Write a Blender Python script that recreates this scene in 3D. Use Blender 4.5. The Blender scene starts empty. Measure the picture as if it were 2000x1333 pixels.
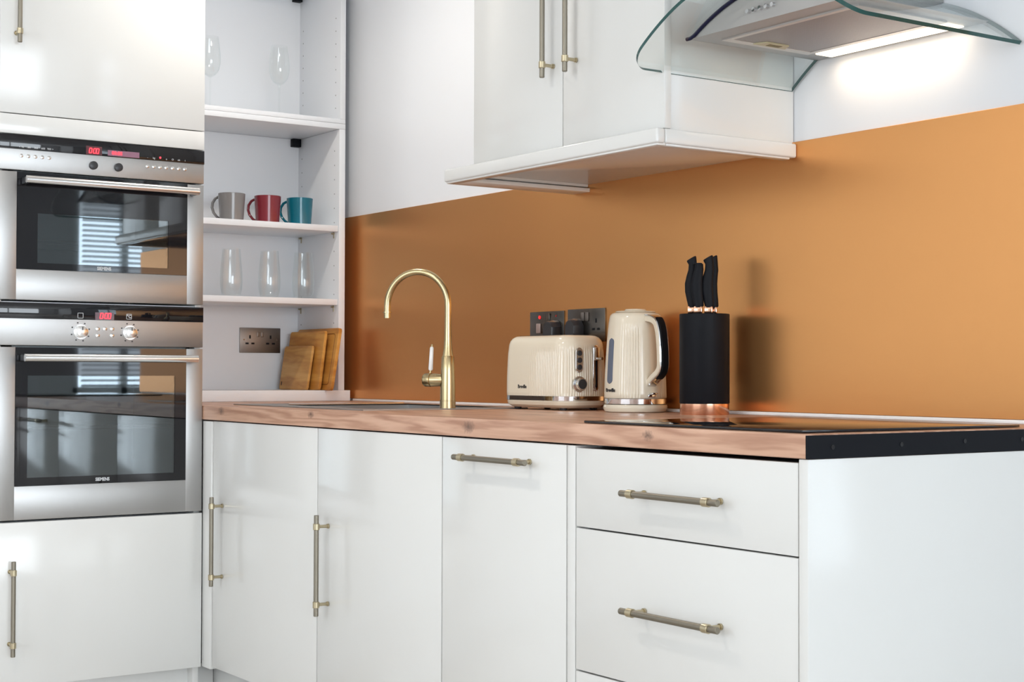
import bpy, bmesh, math, random
from mathutils import Vector, Matrix
random.seed(7)
PI = math.pi
scene = bpy.context.scene
COL = scene.collection

# ------------------------------------------------------------------ camera
cd = bpy.data.cameras.new('camera'); cam = bpy.data.objects.new('camera', cd); COL.objects.link(cam)
cd.sensor_fit = 'HORIZONTAL'; cd.sensor_width = 36.0; cd.lens = 3013.59 * 36.0 / 2000.0
cd.clip_start = 0.05; cd.clip_end = 60
R_ = Vector((0.56704632, 0.82368165, 0.00264666)); U_ = Vector((0.01520818, -0.01368229, 0.99979073)); F_ = Vector((-0.8235455, 0.5668874, 0.02028519))
m3 = Matrix((R_, U_, -F_)).transposed()
cam.matrix_world = Matrix.Translation((1.80150132, -1.82393273, 1.01068591)) @ m3.to_4x4()
scene.camera = cam
# ------------------------------------------------------------------ view, world, main lights
scene.view_settings.view_transform = 'Standard'; scene.view_settings.look = 'None'
scene.view_settings.gamma = 1; scene.view_settings.exposure = 0.08; scene.view_settings.use_curve_mapping = False
w = bpy.data.worlds.new('sky'); scene.world = w; w.use_nodes = True
w.node_tree.nodes['Background'].inputs[0].default_value = (0.72, 0.86, 1.0, 1)
w.node_tree.nodes['Background'].inputs[1].default_value = 3.0

def area(name, loc, target, sx, sy, power, col=(1, 1, 1), spread=PI):
    l = bpy.data.lights.new(name, 'AREA'); l.shape = 'RECTANGLE'; l.size = sx; l.size_y = sy
    l.energy = power; l.color = col; l.spread = spread
    o = bpy.data.objects.new(name, l); COL.objects.link(o); o.location = loc
    o.rotation_euler = (Vector(target) - Vector(loc)).to_track_quat('-Z', 'Y').to_euler()
    return o
# daylight lamps just outside each opening; first two windows unseen, added for light
area('daylight_and_fill_lamp', (0.5, -6.07, 1.70), (0.5, 0, 1.60), 4.4, 1.4, 62, (0.95, 0.98, 1.0))  # lamp of an unseen window, added to light the fronts from the camera side
area('daylight_and_fill_lamp', (6.57, -1.6, 1.45), (0, -1.6, 1.45), 3.6, 1.9, 166, (0.90, 0.96, 1.0))  # lamp of an unseen window, added to carry light to the corner shelves
area('daylight_and_fill_lamp', (4.06, 2.1, 1.6), (0, 2.1, 1.5), 0.75, 1.5, 22, (0.75, 0.88, 1.0))

# ------------------------------------------------------------------ materials
MATS = {}
def lin(c):
    return tuple(((x / 255) / 12.92 if x / 255 <= 0.04045 else ((x / 255 + 0.055) / 1.055) ** 2.4) for x in c)
def mat(name, col, rough=0.5, metal=0.0, spec=0.5, coat=0.0, aniso=0.0, bump=None, emit=None, estr=0.0, noise=None):
    """bump=(scale vec, strength); noise=(scale vec, second colour)"""
    m = bpy.data.materials.new(name); m.use_nodes = True; nt = m.node_tree; b = nt.nodes['Principled BSDF']
    b.inputs['Base Color'].default_value = (*col, 1); b.inputs['Roughness'].default_value = rough
    b.inputs['Metallic'].default_value = metal; b.inputs['Specular IOR Level'].default_value = spec
    b.inputs['Coat Weight'].default_value = coat; b.inputs['Coat Roughness'].default_value = 0.05
    b.inputs['Anisotropic'].default_value = aniso
    if emit: b.inputs['Emission Color'].default_value = (*emit, 1); b.inputs['Emission Strength'].default_value = estr
    if bump or noise:
        tc = nt.nodes.new('ShaderNodeTexCoord'); mp = nt.nodes.new('ShaderNodeMapping')
        sc = (bump or noise)[0]; mp.inputs['Scale'].default_value = sc
        n = nt.nodes.new('ShaderNodeTexNoise'); n.inputs['Scale'].default_value = 1; n.inputs['Detail'].default_value = 4
        nt.links.new(tc.outputs['Object'], mp.inputs[0]); nt.links.new(mp.outputs[0], n.inputs['Vector'])
        if bump:
            bp = nt.nodes.new('ShaderNodeBump'); bp.inputs['Strength'].default_value = bump[1]; bp.inputs['Distance'].default_value = 0.001
            nt.links.new(n.outputs[0], bp.inputs['Height']); nt.links.new(bp.outputs[0], b.inputs['Normal'])
        if noise:
            mx = nt.nodes.new('ShaderNodeMix'); mx.data_type = 'RGBA'
            mx.inputs[6].default_value = (*col, 1); mx.inputs[7].default_value = (*noise[1], 1)
            nt.links.new(n.outputs[0], mx.inputs[0]); nt.links.new(mx.outputs[2], b.inputs['Base Color'])
    MATS[name] = m
    return m

def glass_mat(name, tint, ior=1.5, rough=0.0):
    m = bpy.data.materials.new(name); m.use_nodes = True; nt = m.node_tree; nt.nodes.clear()
    o = nt.nodes.new('ShaderNodeOutputMaterial'); mx = nt.nodes.new('ShaderNodeMixShader')
    t = nt.nodes.new('ShaderNodeBsdfTransparent'); g = nt.nodes.new('ShaderNodeBsdfGlossy'); lw = nt.nodes.new('ShaderNodeLayerWeight'); lw.inputs[0].default_value = 0.5
    pw = nt.nodes.new('ShaderNodeMath'); pw.operation = 'POWER'; pw.inputs[1].default_value = 4.0; nt.links.new(lw.outputs['Facing'], pw.inputs[0])
    f = nt.nodes.new('ShaderNodeMath'); f.operation = 'MULTIPLY_ADD'; f.inputs[1].default_value = 0.7; f.inputs[2].default_value = ((ior - 1) / (ior + 1)) ** 2; nt.links.new(pw.outputs[0], f.inputs[0])
    t.inputs[0].default_value = (*tint, 1); g.inputs['Roughness'].default_value = rough
    g.inputs[0].default_value = (0.95, 0.98, 0.98, 1)
    nt.links.new(f.outputs[0], mx.inputs[0]); nt.links.new(t.outputs[0], mx.inputs[1]); nt.links.new(g.outputs[0], mx.inputs[2])
    nt.links.new(mx.outputs[0], o.inputs[0])
    return m

def coated_mat(name, tint, refl, fac):
    m = bpy.data.materials.new(name); m.use_nodes = True; nt = m.node_tree; nt.nodes.clear()
    o = nt.nodes.new('ShaderNodeOutputMaterial'); mx = nt.nodes.new('ShaderNodeMixShader')
    t = nt.nodes.new('ShaderNodeBsdfTransparent'); g = nt.nodes.new('ShaderNodeBsdfGlossy')
    t.inputs[0].default_value = (*tint, 1); g.inputs[0].default_value = (*refl, 1); g.inputs['Roughness'].default_value = 0.02
    mx.inputs[0].default_value = fac
    nt.links.new(t.outputs[0], mx.inputs[1]); nt.links.new(g.outputs[0], mx.inputs[2]); nt.links.new(mx.outputs[0], o.inputs[0])
    return m

GLOSSW = mat('white_gloss_lacquer', (0.74, 0.738, 0.72), 0.14, spec=0.42)
SHELFW = mat('white_melamine', (0.86, 0.88, 0.91), 0.38, spec=0.4)
WALLW = mat('white_wall_panel', (0.80, 0.82, 0.85), 0.28, spec=0.35)
PAINT = mat('white_paint', (0.82, 0.83, 0.84), 0.6)
CEIL = mat('ceiling_paint', (0.85, 0.85, 0.85), 0.7)
HOLE = mat('pin_hole_shade', (0.30, 0.30, 0.30), 0.6)
CARC = mat('carcass_shadow_gap', (0.05, 0.045, 0.045), 0.6)
STEEL = mat('brushed_steel', (0.43, 0.425, 0.42), 0.42, metal=1, aniso=0.3, bump=((2, 2, 500), 0.04))
STEELH = mat('polished_steel_bar', (0.80, 0.79, 0.78), 0.22, metal=1)
CHROME = mat('chrome', (0.75, 0.76, 0.78), 0.06, metal=1)
BLACKG = mat('black_gloss_glass', (0.008, 0.008, 0.010), 0.03, spec=0.5)
BLACKM = mat('black_matt', (0.006, 0.007, 0.010), 0.55, spec=0.16)
DARKP = mat('dark_plastic', (0.03, 0.03, 0.034), 0.35)
COPPER = mat('brushed_copper_sheet', (0.76, 0.365, 0.135), 0.34, metal=1, aniso=0.45, bump=((6, 6, 900), 0.05), )
COPPERP = mat('polished_copper', (0.80, 0.45, 0.30), 0.16, metal=1)
BRASS = mat('brushed_brass', (0.52, 0.415, 0.235), 0.27, metal=1)
BRONZE = mat('antique_bronze_knurled', (0.26, 0.235, 0.19), 0.42, metal=1, bump=((900, 900, 900), 0.25))
COLLAR = mat('aged_brass_collar', (0.52, 0.45, 0.31), 0.28, metal=1)
CREAM = mat('cream_enamel', lin((228, 217, 196)), 0.16, spec=0.5)
PORC = mat('white_porcelain', (0.85, 0.85, 0.84), 0.12)
NICKEL = mat('brushed_nickel_plate', (0.24, 0.215, 0.195), 0.42, metal=1, bump=((4, 400, 4), 0.05))
BLKNICK = mat('black_nickel_plate', (0.16, 0.145, 0.13), 0.26, metal=1)
RED = mat('red_led', (0.6, 0.02, 0.02), 0.4, emit=(1.0, 0.03, 0.05), estr=3.0)
REDDIM = mat('dim_red_display', (0.20, 0.10, 0.14), 0.3, emit=(0.6, 0.25, 0.38), estr=0.12)
REDNEON = mat('red_neon', (0.5, 0.01, 0.01), 0.3, emit=(1.0, 0.02, 0.02), estr=1.6)
LCD = mat('display_window', (0.10, 0.03, 0.035), 0.15)
MARK = mat('white_print', (0.62, 0.64, 0.66), 0.5)
MARKD = mat('dark_print', (0.03, 0.028, 0.03), 0.5)
MUGG = mat('grey_glaze', lin((128, 125, 124)), 0.18); MUGR = mat('red_glaze', lin((128, 42, 52)), 0.18); MUGT = mat('teal_glaze', lin((8, 104, 124)), 0.16)
GLASS = glass_mat('clear_glass', (0.985, 0.99, 0.988), 1.45)
HOODG = glass_mat('hood_glass', (0.955, 0.975, 0.970), 1.5)
GEDGE = mat('green_glass_edge', (0.015, 0.075, 0.07), 0.08, spec=0.6)
BEDGE = mat('blue_gasket', (0.006, 0.008, 0.035), 0.45, spec=0.25)
OVWIN = coated_mat('coated_oven_glass', (0.42, 0.46, 0.47), (0.62, 0.66, 0.68), 0.16)
ENAMEL = mat('oven_enamel', (0.20, 0.23, 0.235), 0.35)
WIRE = mat('rack_wire', (0.7, 0.7, 0.68), 0.25, metal=1)
WATERW = mat('smoked_water_window', lin((98, 106, 124)), 0.22)
LAMPE = mat('warm_lamp_lens', (0.9, 0.85, 0.75), 0.4, emit=(1.0, 0.80, 0.58), estr=2.0)
LAMPC = mat('fill_lamp_lens', (0.9, 0.88, 0.85), 0.4, emit=(1.0, 0.93, 0.84), estr=14.0)  # glowing lens of the added ceiling downlights
CLIPM = mat('filter_clip_plastic', lin((196, 186, 150)), 0.4)
CLIPD = mat('filter_clip_recess', lin((120, 108, 62)), 0.5)

def mesh_filter():
    m = mat('filter_mesh', (0.36, 0.35, 0.36), 0.45, metal=0.85); nt = m.node_tree; b = nt.nodes['Principled BSDF']
    tc = nt.nodes.new('ShaderNodeTexCoord'); mp = nt.nodes.new('ShaderNodeMapping'); mp.inputs['Rotation'].default_value = (0, 0, PI / 4)
    ck = nt.nodes.new('ShaderNodeTexVoronoi'); ck.inputs['Scale'].default_value = 420; ck.inputs['Randomness'].default_value = 0.1
    rp = nt.nodes.new('ShaderNodeValToRGB'); rp.color_ramp.elements[0].color = (0.10, 0.095, 0.10, 1); rp.color_ramp.elements[1].color = (0.36, 0.345, 0.345, 1)
    rp.color_ramp.elements[0].position = 0.12; rp.color_ramp.elements[1].position = 0.55
    bp = nt.nodes.new('ShaderNodeBump'); bp.inputs['Strength'].default_value = 0.5; bp.inputs['Distance'].default_value = 0.001
    nt.links.new(tc.outputs['Object'], mp.inputs[0]); nt.links.new(mp.outputs[0], ck.inputs['Vector']); nt.links.new(ck.outputs['Distance'], rp.inputs[0])
    nt.links.new(rp.outputs[0], b.inputs['Base Color']); nt.links.new(ck.outputs['Distance'], bp.inputs['Height']); nt.links.new(bp.outputs[0], b.inputs['Normal'])
    return m
FILT = mesh_filter()
FRAME = mat('satin_steel_frame', (0.66, 0.63, 0.60), 0.42, metal=1)

def wood_mat(name, base, dark, light, grain, knots=(), rough=0.42, ringscale=1.0, axis='X'):
    """long-grain timber; grain runs along an axis of object space; knots = list of (x, z) on the front edge"""
    m = mat(name, base, rough); nt = m.node_tree; N = nt.nodes; Lk = nt.links; b = N['Principled BSDF']
    tc = N.new('ShaderNodeTexCoord'); mp = N.new('ShaderNodeMapping')
    mp.inputs['Scale'].default_value = grain; Lk.new(tc.outputs['Object'], mp.inputs[0])
    n1 = N.new('ShaderNodeTexNoise'); n1.inputs['Scale'].default_value = 1; n1.inputs['Detail'].default_value = 8; n1.inputs['Distortion'].default_value = 1.2
    Lk.new(mp.outputs[0], n1.inputs['Vector'])
    wv = N.new('ShaderNodeTexWave'); wv.wave_type = 'BANDS'; wv.bands_direction = 'DIAGONAL'; wv.inputs['Scale'].default_value = ringscale
    wv.inputs['Distortion'].default_value = 14; wv.inputs['Detail'].default_value = 4; wv.inputs['Detail Scale'].default_value = 1.4
    Lk.new(mp.outputs[0], wv.inputs['Vector'])
    rp = N.new('ShaderNodeValToRGB'); e = rp.color_ramp.elements
    e[0].position = 0.28; e[0].color = (*dark, 1); e[1].position = 0.72; e[1].color = (*light, 1)
    k = rp.color_ramp.elements.new(0.5); k.color = (*base, 1)
    ad = N.new('ShaderNodeMath'); ad.operation = 'MULTIPLY_ADD'; ad.inputs[1].default_value = 0.30
    sb = N.new('ShaderNodeMath'); sb.operation = 'MULTIPLY_ADD'; sb.inputs[1].default_value = 0.70; sb.inputs[2].default_value = 0.0
    Lk.new(n1.outputs[0], sb.inputs[0]); Lk.new(wv.outputs['Fac'], ad.inputs[0]); Lk.new(sb.outputs[0], ad.inputs[2]); Lk.new(ad.outputs[0], rp.inputs[0])
    last = rp.outputs[0]
    n2 = N.new('ShaderNodeTexNoise'); n2.inputs['Scale'].default_value = 160; n2.inputs['Detail'].default_value = 3; Lk.new(tc.outputs['Object'], n2.inputs['Vector'])
    for (kx, ky, kz, kr) in knots:
        vm = N.new('ShaderNodeVectorMath'); vm.operation = 'SUBTRACT'; vm.inputs[1].default_value = (kx, ky, kz); Lk.new(tc.outputs['Object'], vm.inputs[0])
        v2 = N.new('ShaderNodeVectorMath'); v2.operation = 'MULTIPLY'; v2.inputs[1].default_value = (0.55, 1, 1.0); Lk.new(vm.outputs[0], v2.inputs[0])
        ln = N.new('ShaderNodeVectorMath'); ln.operation = 'LENGTH'; Lk.new(v2.outputs[0], ln.inputs[0])
        jt = N.new('ShaderNodeMath'); jt.operation = 'MULTIPLY_ADD'; jt.inputs[1].default_value = 0.016; Lk.new(n2.outputs[0], jt.inputs[0]); Lk.new(ln.outputs['Value'], jt.inputs[2])
        mr = N.new('ShaderNodeMapRange'); mr.inputs['From Min'].default_value = 0.009; mr.inputs['From Max'].default_value = 0.009 + kr; mr.inputs['To Min'].default_value = 0.8; mr.inputs['To Max'].default_value = 0
        Lk.new(jt.outputs[0], mr.inputs['Value'])
        mx = N.new('ShaderNodeMix'); mx.data_type = 'RGBA'; mx.inputs[7].default_value = (0.10, 0.055, 0.04, 1)
        Lk.new(mr.outputs[0], mx.inputs[0]); Lk.new(last, mx.inputs[6]); last = mx.outputs[2]
    Lk.new(last, b.inputs['Base Color'])
    return m
KN = [(-2.318, 0, 0.897, 0.012), (-1.759, 0, 0.900, 0.010), (-1.014, 0, 0.892, 0.015), (-0.405, 0, 0.894, 0.010), (-2.75, 0.3, 0.91, 0.012), (-0.9, 0.5, 0.91, 0.012)]
OAK = wood_mat('oak_worktop', lin((198, 155, 130)), lin((172, 127, 103)), lin((214, 173, 148)), (2.0, 14, 26), KN, 0.36, 0.7)
BAMBOO = wood_mat('bamboo_board', lin((206, 146, 66)), lin((184, 120, 48)), lin((220, 164, 84)), (6, 12, 40), (), 0.45, 0.15)
BAMBOOL = wood_mat('pale_bamboo_board', lin((206, 154, 84)), lin((184, 128, 62)), lin((218, 170, 102)), (6, 12, 40), (), 0.45, 0.15)
FLOORM = wood_mat('pale_floor', (0.55, 0.50, 0.45), (0.46, 0.41, 0.36), (0.62, 0.58, 0.53), (1.2, 12, 12), (), 0.4, 0.6)

# ------------------------------------------------------------------ mesh helpers
def shade(me, ang=35):
    me.polygons.foreach_set('use_smooth', [True] * len(me.polygons))
    me.set_sharp_from_angle(angle=math.radians(ang)); me.update()

def obj(name, bm, m, parent=None, local=False, ang=35, flat=False):
    """links a bmesh as one mesh object; coordinates are world unless local, then moved to the parent thing's space"""
    if parent is not None and not local:
        root = parent
        while root.parent: root = root.parent
        bmesh.ops.translate(bm, verts=bm.verts, vec=-Vector(root.location))
    bmesh.ops.recalc_face_normals(bm, faces=bm.faces)
    me = bpy.data.meshes.new(name); bm.to_mesh(me); bm.free()
    ms = m if isinstance(m, (list, tuple)) else [m]
    for k in ms: me.materials.append(k)
    if not flat: shade(me, ang)
    o = bpy.data.objects.new(name, me); COL.objects.link(o)
    if parent is not None: o.parent = parent
    return o

def tag(o, label, cat, group=None):
    o['label'] = label; o['category'] = cat
    if group: o['group'] = group
    return o
def thing(name, loc, label, cat, group=None, rz=0):
    o = bpy.data.objects.new(name, None); COL.objects.link(o); o.location = loc; o.rotation_euler = (0, 0, rz); o.empty_display_size = 0.05
    return tag(o, label, cat, group)
def struct(name, bm, m, parent=None):
    o = obj(name, bm, m, parent); o['kind'] = 'structure'; return o

def B(): return bmesh.new()
def pieces(name, m, parent, bms, **k):
    return [obj(name, q, m, parent, **k) for q in bms]
def one(fn, *a, **k):
    b = bmesh.new(); fn(b, *a, **k); return b
def add_box(bm, x0, x1, y0, y1, z0, z1, bev=0.0, seg=2, mi=0):
    t = bmesh.new(); bmesh.ops.create_cube(t, size=1)
    for v in t.verts: v.co = Vector(((x0 + x1) / 2 + v.co.x * (x1 - x0), (y0 + y1) / 2 + v.co.y * (y1 - y0), (z0 + z1) / 2 + v.co.z * (z1 - z0)))
    if bev > 0: bmesh.ops.bevel(t, geom=t.edges[:], offset=min(bev, 0.49 * min(abs(x1 - x0), abs(y1 - y0), abs(z1 - z0))), segments=seg, profile=0.5, affect='EDGES')
    merge(bm, t, mi); return bm
def merge(bm, t, mi=0, mtx=None):
    if mtx is not None: bmesh.ops.transform(t, matrix=mtx, verts=t.verts)
    vs = {}
    for v in t.verts: vs[v] = bm.verts.new(v.co)
    for f in t.faces:
        try: nf = bm.faces.new([vs[v] for v in f.verts]); nf.material_index = mi
        except ValueError: pass
    t.free()
def box(*a, **k): return add_box(B(), *a, **k)
def frame_of(d):
    d = Vector(d).normalized(); a = Vector((0, 0, 1)) if abs(d.z) < 0.9 else Vector((1, 0, 0))
    x = a.cross(d).normalized(); y = d.cross(x); return x, y
def add_tube(bm, pts, rad, n=16, caps=True, mi=0, sx=1.0):
    pts = [Vector(p) for p in pts]; rings = []
    r = rad if isinstance(rad, (list, tuple)) else [rad] * len(pts)
    x, y = frame_of(pts[1] - pts[0])
    for i, p in enumerate(pts):
        d = (pts[min(i + 1, len(pts) - 1)] - pts[max(i - 1, 0)]).normalized()
        x = (x - d * x.dot(d)).normalized(); y = d.cross(x)
        rings.append([bm.verts.new(p + (x * math.cos(2 * PI * k / n) * sx + y * math.sin(2 * PI * k / n)) * r[i]) for k in range(n)])
    for a, b in zip(rings, rings[1:]):
        for k in range(n): f = bm.faces.new((a[k], a[(k + 1) % n], b[(k + 1) % n], b[k])); f.material_index = mi
    if caps:
        for q in (rings[0][::-1], rings[-1]): f = bm.faces.new(q); f.material_index = mi
    return bm
def tube(*a, **k): return add_tube(B(), *a, **k)
def add_lathe(bm, prof, n=48, cx=0, cy=0, cz=0, mi=0, rfun=None, closed=False):
    rings = []
    for (r, z) in prof:
        if r < 1e-6: rings.append([bm.verts.new((cx, cy, cz + z))])
        else:
            ring = []
            for k in range(n):
                a = 2 * PI * k / n; rr = r + (rfun(a, z) if rfun else 0)
                ring.append(bm.verts.new((cx + rr * math.cos(a), cy + rr * math.sin(a), cz + z)))
            rings.append(ring)
    prs = list(zip(rings, rings[1:]))
    if closed: prs.append((rings[-1], rings[0]))
    for a, b in prs:
        if len(a) == 1 and len(b) == 1: continue
        for k in range(n):
            k2 = (k + 1) % n
            if len(a) == 1: f = bm.faces.new((a[0], b[k2], b[k]))
            elif len(b) == 1: f = bm.faces.new((a[k], a[k2], b[0]))
            else: f = bm.faces.new((a[k], a[k2], b[k2], b[k]))
            f.material_index = mi
    return bm
def lathe(*a, **k): return add_lathe(B(), *a, **k)
def orient(u, v, n, o):
    """matrix with columns u (text right), v (text up), n (normal), origin o"""
    return Matrix((Vector(u), Vector(v), Vector(n))).transposed().to_4x4() if o is None else Matrix.Translation(o) @ Matrix((Vector(u), Vector(v), Vector(n))).transposed().to_4x4()
FX = ((0, 1, 0), (0, 0, 1), (1, 0, 0))      # a face looking towards +X
FY = ((1, 0, 0), (0, 0, 1), (0, -1, 0))     # a face looking towards -Y
def text_bm(s, size, mtx, depth=0.0004, bold=0.0, sx=1.0):
    c = bpy.data.curves.new('lettering', 'FONT'); c.body = s; c.size = size; c.align_x = 'CENTER'; c.align_y = 'CENTER'
    c.extrude = depth; c.offset = bold; c.resolution_u = 3
    o = bpy.data.objects.new('lettering', c); COL.objects.link(o)
    bpy.context.view_layer.update()
    me = bpy.data.meshes.new_from_object(o.evaluated_get(bpy.context.evaluated_depsgraph_get()))
    t = bmesh.new(); t.from_mesh(me); bmesh.ops.transform(t, matrix=mtx @ Matrix.Diagonal((sx, 1, 1, 1)), verts=t.verts)
    bpy.data.objects.remove(o); bpy.data.meshes.remove(me); bpy.data.curves.remove(c)
    return t
SEG = {'0': 'abcdef', '1': 'bc', '2': 'abged', '3': 'abgcd', '4': 'fgbc', '5': 'afgcd', '8': 'abcdefg'}
def digits_bm(s, h, mtx, adv=0.62):
    bm = B(); x = 0; wd = h * 0.48; t = h * 0.085
    tot = sum(adv * h if c != ':' else 0.28 * h for c in s)
    x = -tot / 2
    for c in s:
        if c == ':':
            for zz in (0.28, 0.66): add_box(bm, x + 0.04 * h, x + 0.14 * h, h * zz - t / 2 - h / 2, h * zz + t / 2 - h / 2, 0, 0.0004)
            x += 0.28 * h; continue
        for q in SEG[c]:
            R = {'a': (0, wd, h - t, h + t), 'd': (0, wd, -t, t), 'g': (0, wd, h / 2 - t, h / 2 + t), 'f': (-t, t, h / 2, h), 'b': (wd - t, wd + t, h / 2, h), 'e': (-t, t, 0, h / 2), 'c': (wd - t, wd + t, 0, h / 2)}[q]
            add_box(bm, x + R[0], x + R[1], R[2] - h / 2, R[3] - h / 2, 0, 0.0004)
        x += adv * h
    for v in bm.verts: v.co.x += v.co.y * 0.12
    bmesh.ops.transform(bm, matrix=mtx, verts=bm.verts); return bm
def add_disc(bm, mtx, r, h, n=28, r2=None, mi=0, bev=0.0):
    """short cylinder standing on a face (mtx from orient)"""
    r2 = r if r2 is None else r2
    prof = [(0, 0), (r, 0), (r, h - bev), (r2 - bev if bev else r2, h), (0, h)]
    t = lathe(prof, n=n); merge(bm, t, mi, mtx); return bm

def make_handle(parent, a, b, out, inset=0.031, stand=0.034, rb=0.0062):
    """knurled bar pull from a to b (bar centre line, world); out = unit vector away from the door"""
    a, b, out = Vector(a), Vector(b), Vector(out); d = (b - a).normalized()
    h = obj('handle', tube([a, a + d * 0.001, b - d * 0.001, b], [rb * 0.85, rb, rb, rb * 0.85], 20), BRONZE, parent)
    for s, p in ((1, a + d * inset), (-1, b - d * inset)):
        bmc = B(); bms = B()
        add_tube(bmc, [p - d * 0.008, p - d * 0.0072, p + d * 0.0072, p + d * 0.008], [rb * 1.2, rb * 1.36, rb * 1.36, rb * 1.2], 24)
        add_tube(bms, [p - out * rb, p - out * (stand - 0.004), p - out * (stand - 0.004), p - out * stand], [0.0042, 0.0042, 0.0062, 0.0062], 16)
        obj('collar', bmc, COLLAR, h); obj('post', bms, COLLAR, h)
    return h

# ------------------------------------------------------------------ the room
L = -2.447; YW = 0.770; XW = -3.27; ZT = 0.91
struct('floor', box(XW - .1, 6.6, -6.1, 3.3, -0.05, 0.0), FLOORM)
struct('ceiling', box(XW - .1, 6.6, -6.1, 3.3, 2.5, 2.55), CEIL)
struct('wall_back', box(XW, 0.05, YW, YW + 0.12, 0, 2.5), WALLW)
struct('wall_left', box(XW - .1, XW, -6.1, YW + .12, 0, 2.5), PAINT)
struct('wall_far', box(-0.07, 3.9, 3.2, 3.3, 0, 2.5), PAINT)
struct('wall_side', box(-0.07, 0.05, YW + 0.12, 3.2, 0, 2.5), PAINT)
def wall_with_holes(axis, v0, v1, a0, a1, holes):
    bm = B(); a = a0
    def bx(p, q, z0, z1):
        if q - p < 1e-4 or z1 - z0 < 1e-4: return
        if axis == 'x': add_box(bm, v0, v1, p, q, z0, z1)
        else: add_box(bm, p, q, v0, v1, z0, z1)
    for (p, q, z0, z1) in holes:
        bx(a, p, 0, 2.5); bx(p, q, 0, z0); bx(p, q, z1, 2.5); a = q
    bx(a, a1, 0, 2.5); return bm
struct('wall_right', wall_with_holes('x', 6.5, 6.6, -6.1, 1.0, [(-3.4, 0.2, 0.5, 2.4)]), PAINT)
struct('wall_alcove_right', wall_with_holes('x', 3.8, 3.9, 0.9, 3.3, [(1.72, 2.48, 0.85, 2.35)]), PAINT)
struct('wall_alcove_front', box(3.9, 6.6, 0.9, 1.0, 0, 2.5), PAINT)
struct('wall_front', wall_with_holes('y', -6.1, -6.0, XW - .1, 6.6, [(-1.7, 2.7, 1.0, 2.4)]), PAINT)
def window(name, axis, v, a0, a1, z0, z1, nmull):
    bm = B()
    def bx(p, q, za, zb):
        if axis == 'x': add_box(bm, v - .03, v + .03, p, q, za, zb, 0.004)
        else: add_box(bm, p, q, v - .03, v + .03, za, zb, 0.004)
    bx(a0, a0 + .05, z0, z1); bx(a1 - .05, a1, z0, z1); bx(a0, a1, z0, z0 + .05); bx(a0, a1, z1 - .05, z1)
    for k in range(nmull):
        c = a0 + (a1 - a0) * (k + 1) / (nmull + 1); bx(c - .025, c + .025, z0, z1)
    o = struct(name, bm, PORC)
    return o
window('added_window_1', 'y', -6.00, -1.7, 2.7, 1.0, 2.4, 3)  # unseen window, added and raised for light from behind the camera
window('added_window_2', 'x', 6.5, -3.4, 0.2, 0.5, 2.4, 2)  # unseen window, added for even light from the right
w3 = window('window_3', 'x', 3.86, 1.72, 2.48, 0.85, 2.35, 1)
bm = B()
for k in range(40):
    z = 0.91 + k * 0.036
    t = box(-0.015, 0.015, 1.78, 2.42, -0.0012, 0.0012); merge(bm, t, 0, Matrix.Translation((3.80, 0, z)) @ Matrix.Rotation(0.5, 4, 'Y'))
blind = obj('blind', bm, PORC, w3); 

# splashback, trim
o = obj('splashback', box(-3.0, 0.049, 0.763, 0.7685, 0.9185, 1.552, 0.0008, 1), COPPER); tag(o, 'brushed copper splashback panel on the wall behind the worktop', 'splashback')
struct('trim_1', box(-2.92, 0.0, 0.7555, 0.7690, 0.9100, 0.9180, 0.002), PORC)

# ------------------------------------------------------------------ tall oven housing
tw = thing('oven_housing', (-2.73, -0.30, 0), 'tall white cabinet at left housing two steel ovens', 'cabinet')
obj('side_panel', box(-3.02, L - .021, -0.019, -0.001, 0.0, 2.3, 0.001), GLOSSW, tw)
obj('side_panel', box(-3.02, L - .021, -0.601, -0.583, 0.0, 2.3, 0.001), GLOSSW, tw)
pieces('shelf', SHELFW, tw, [box(-3.0, L - .024, -0.582, -0.020, z, z + .003 if z == 1.1995 else z + .018) for z in (0.15, 0.578, 1.1995, 1.675, 2.282)])
obj('back_panel', box(-3.02, -3.004, -0.582, -0.020, 0.1, 2.3), SHELFW, tw)
dr = obj('door', box(L - .02, L, -0.598, -0.001, 1.7190, 2.3, 0.0015), GLOSSW, tw); dr['label'] = 'upper white gloss door'
make_handle(dr, (L + .035, -0.555, 1.908), (L + .035, -0.555, 2.168), (1, 0, 0))
obj('fascia_panel', box(L - .02, L, -0.598, -0.001, 1.6625, 1.7165, 0.0015), GLOSSW, tw)
dr = obj('door', box(L - .02, L, -0.598, -0.001, 0.146, 0.596, 0.0015), GLOSSW, tw); dr['label'] = 'lower white gloss door'
make_handle(dr, (L + .035, -0.559, 0.236), (L + .035, -0.559, 0.494), (1, 0, 0))
obj('plinth', box(L - .075, L - .059, -0.598, 0.0630, 0.0, 0.1455, 0.001), GLOSSW, tw)

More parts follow.
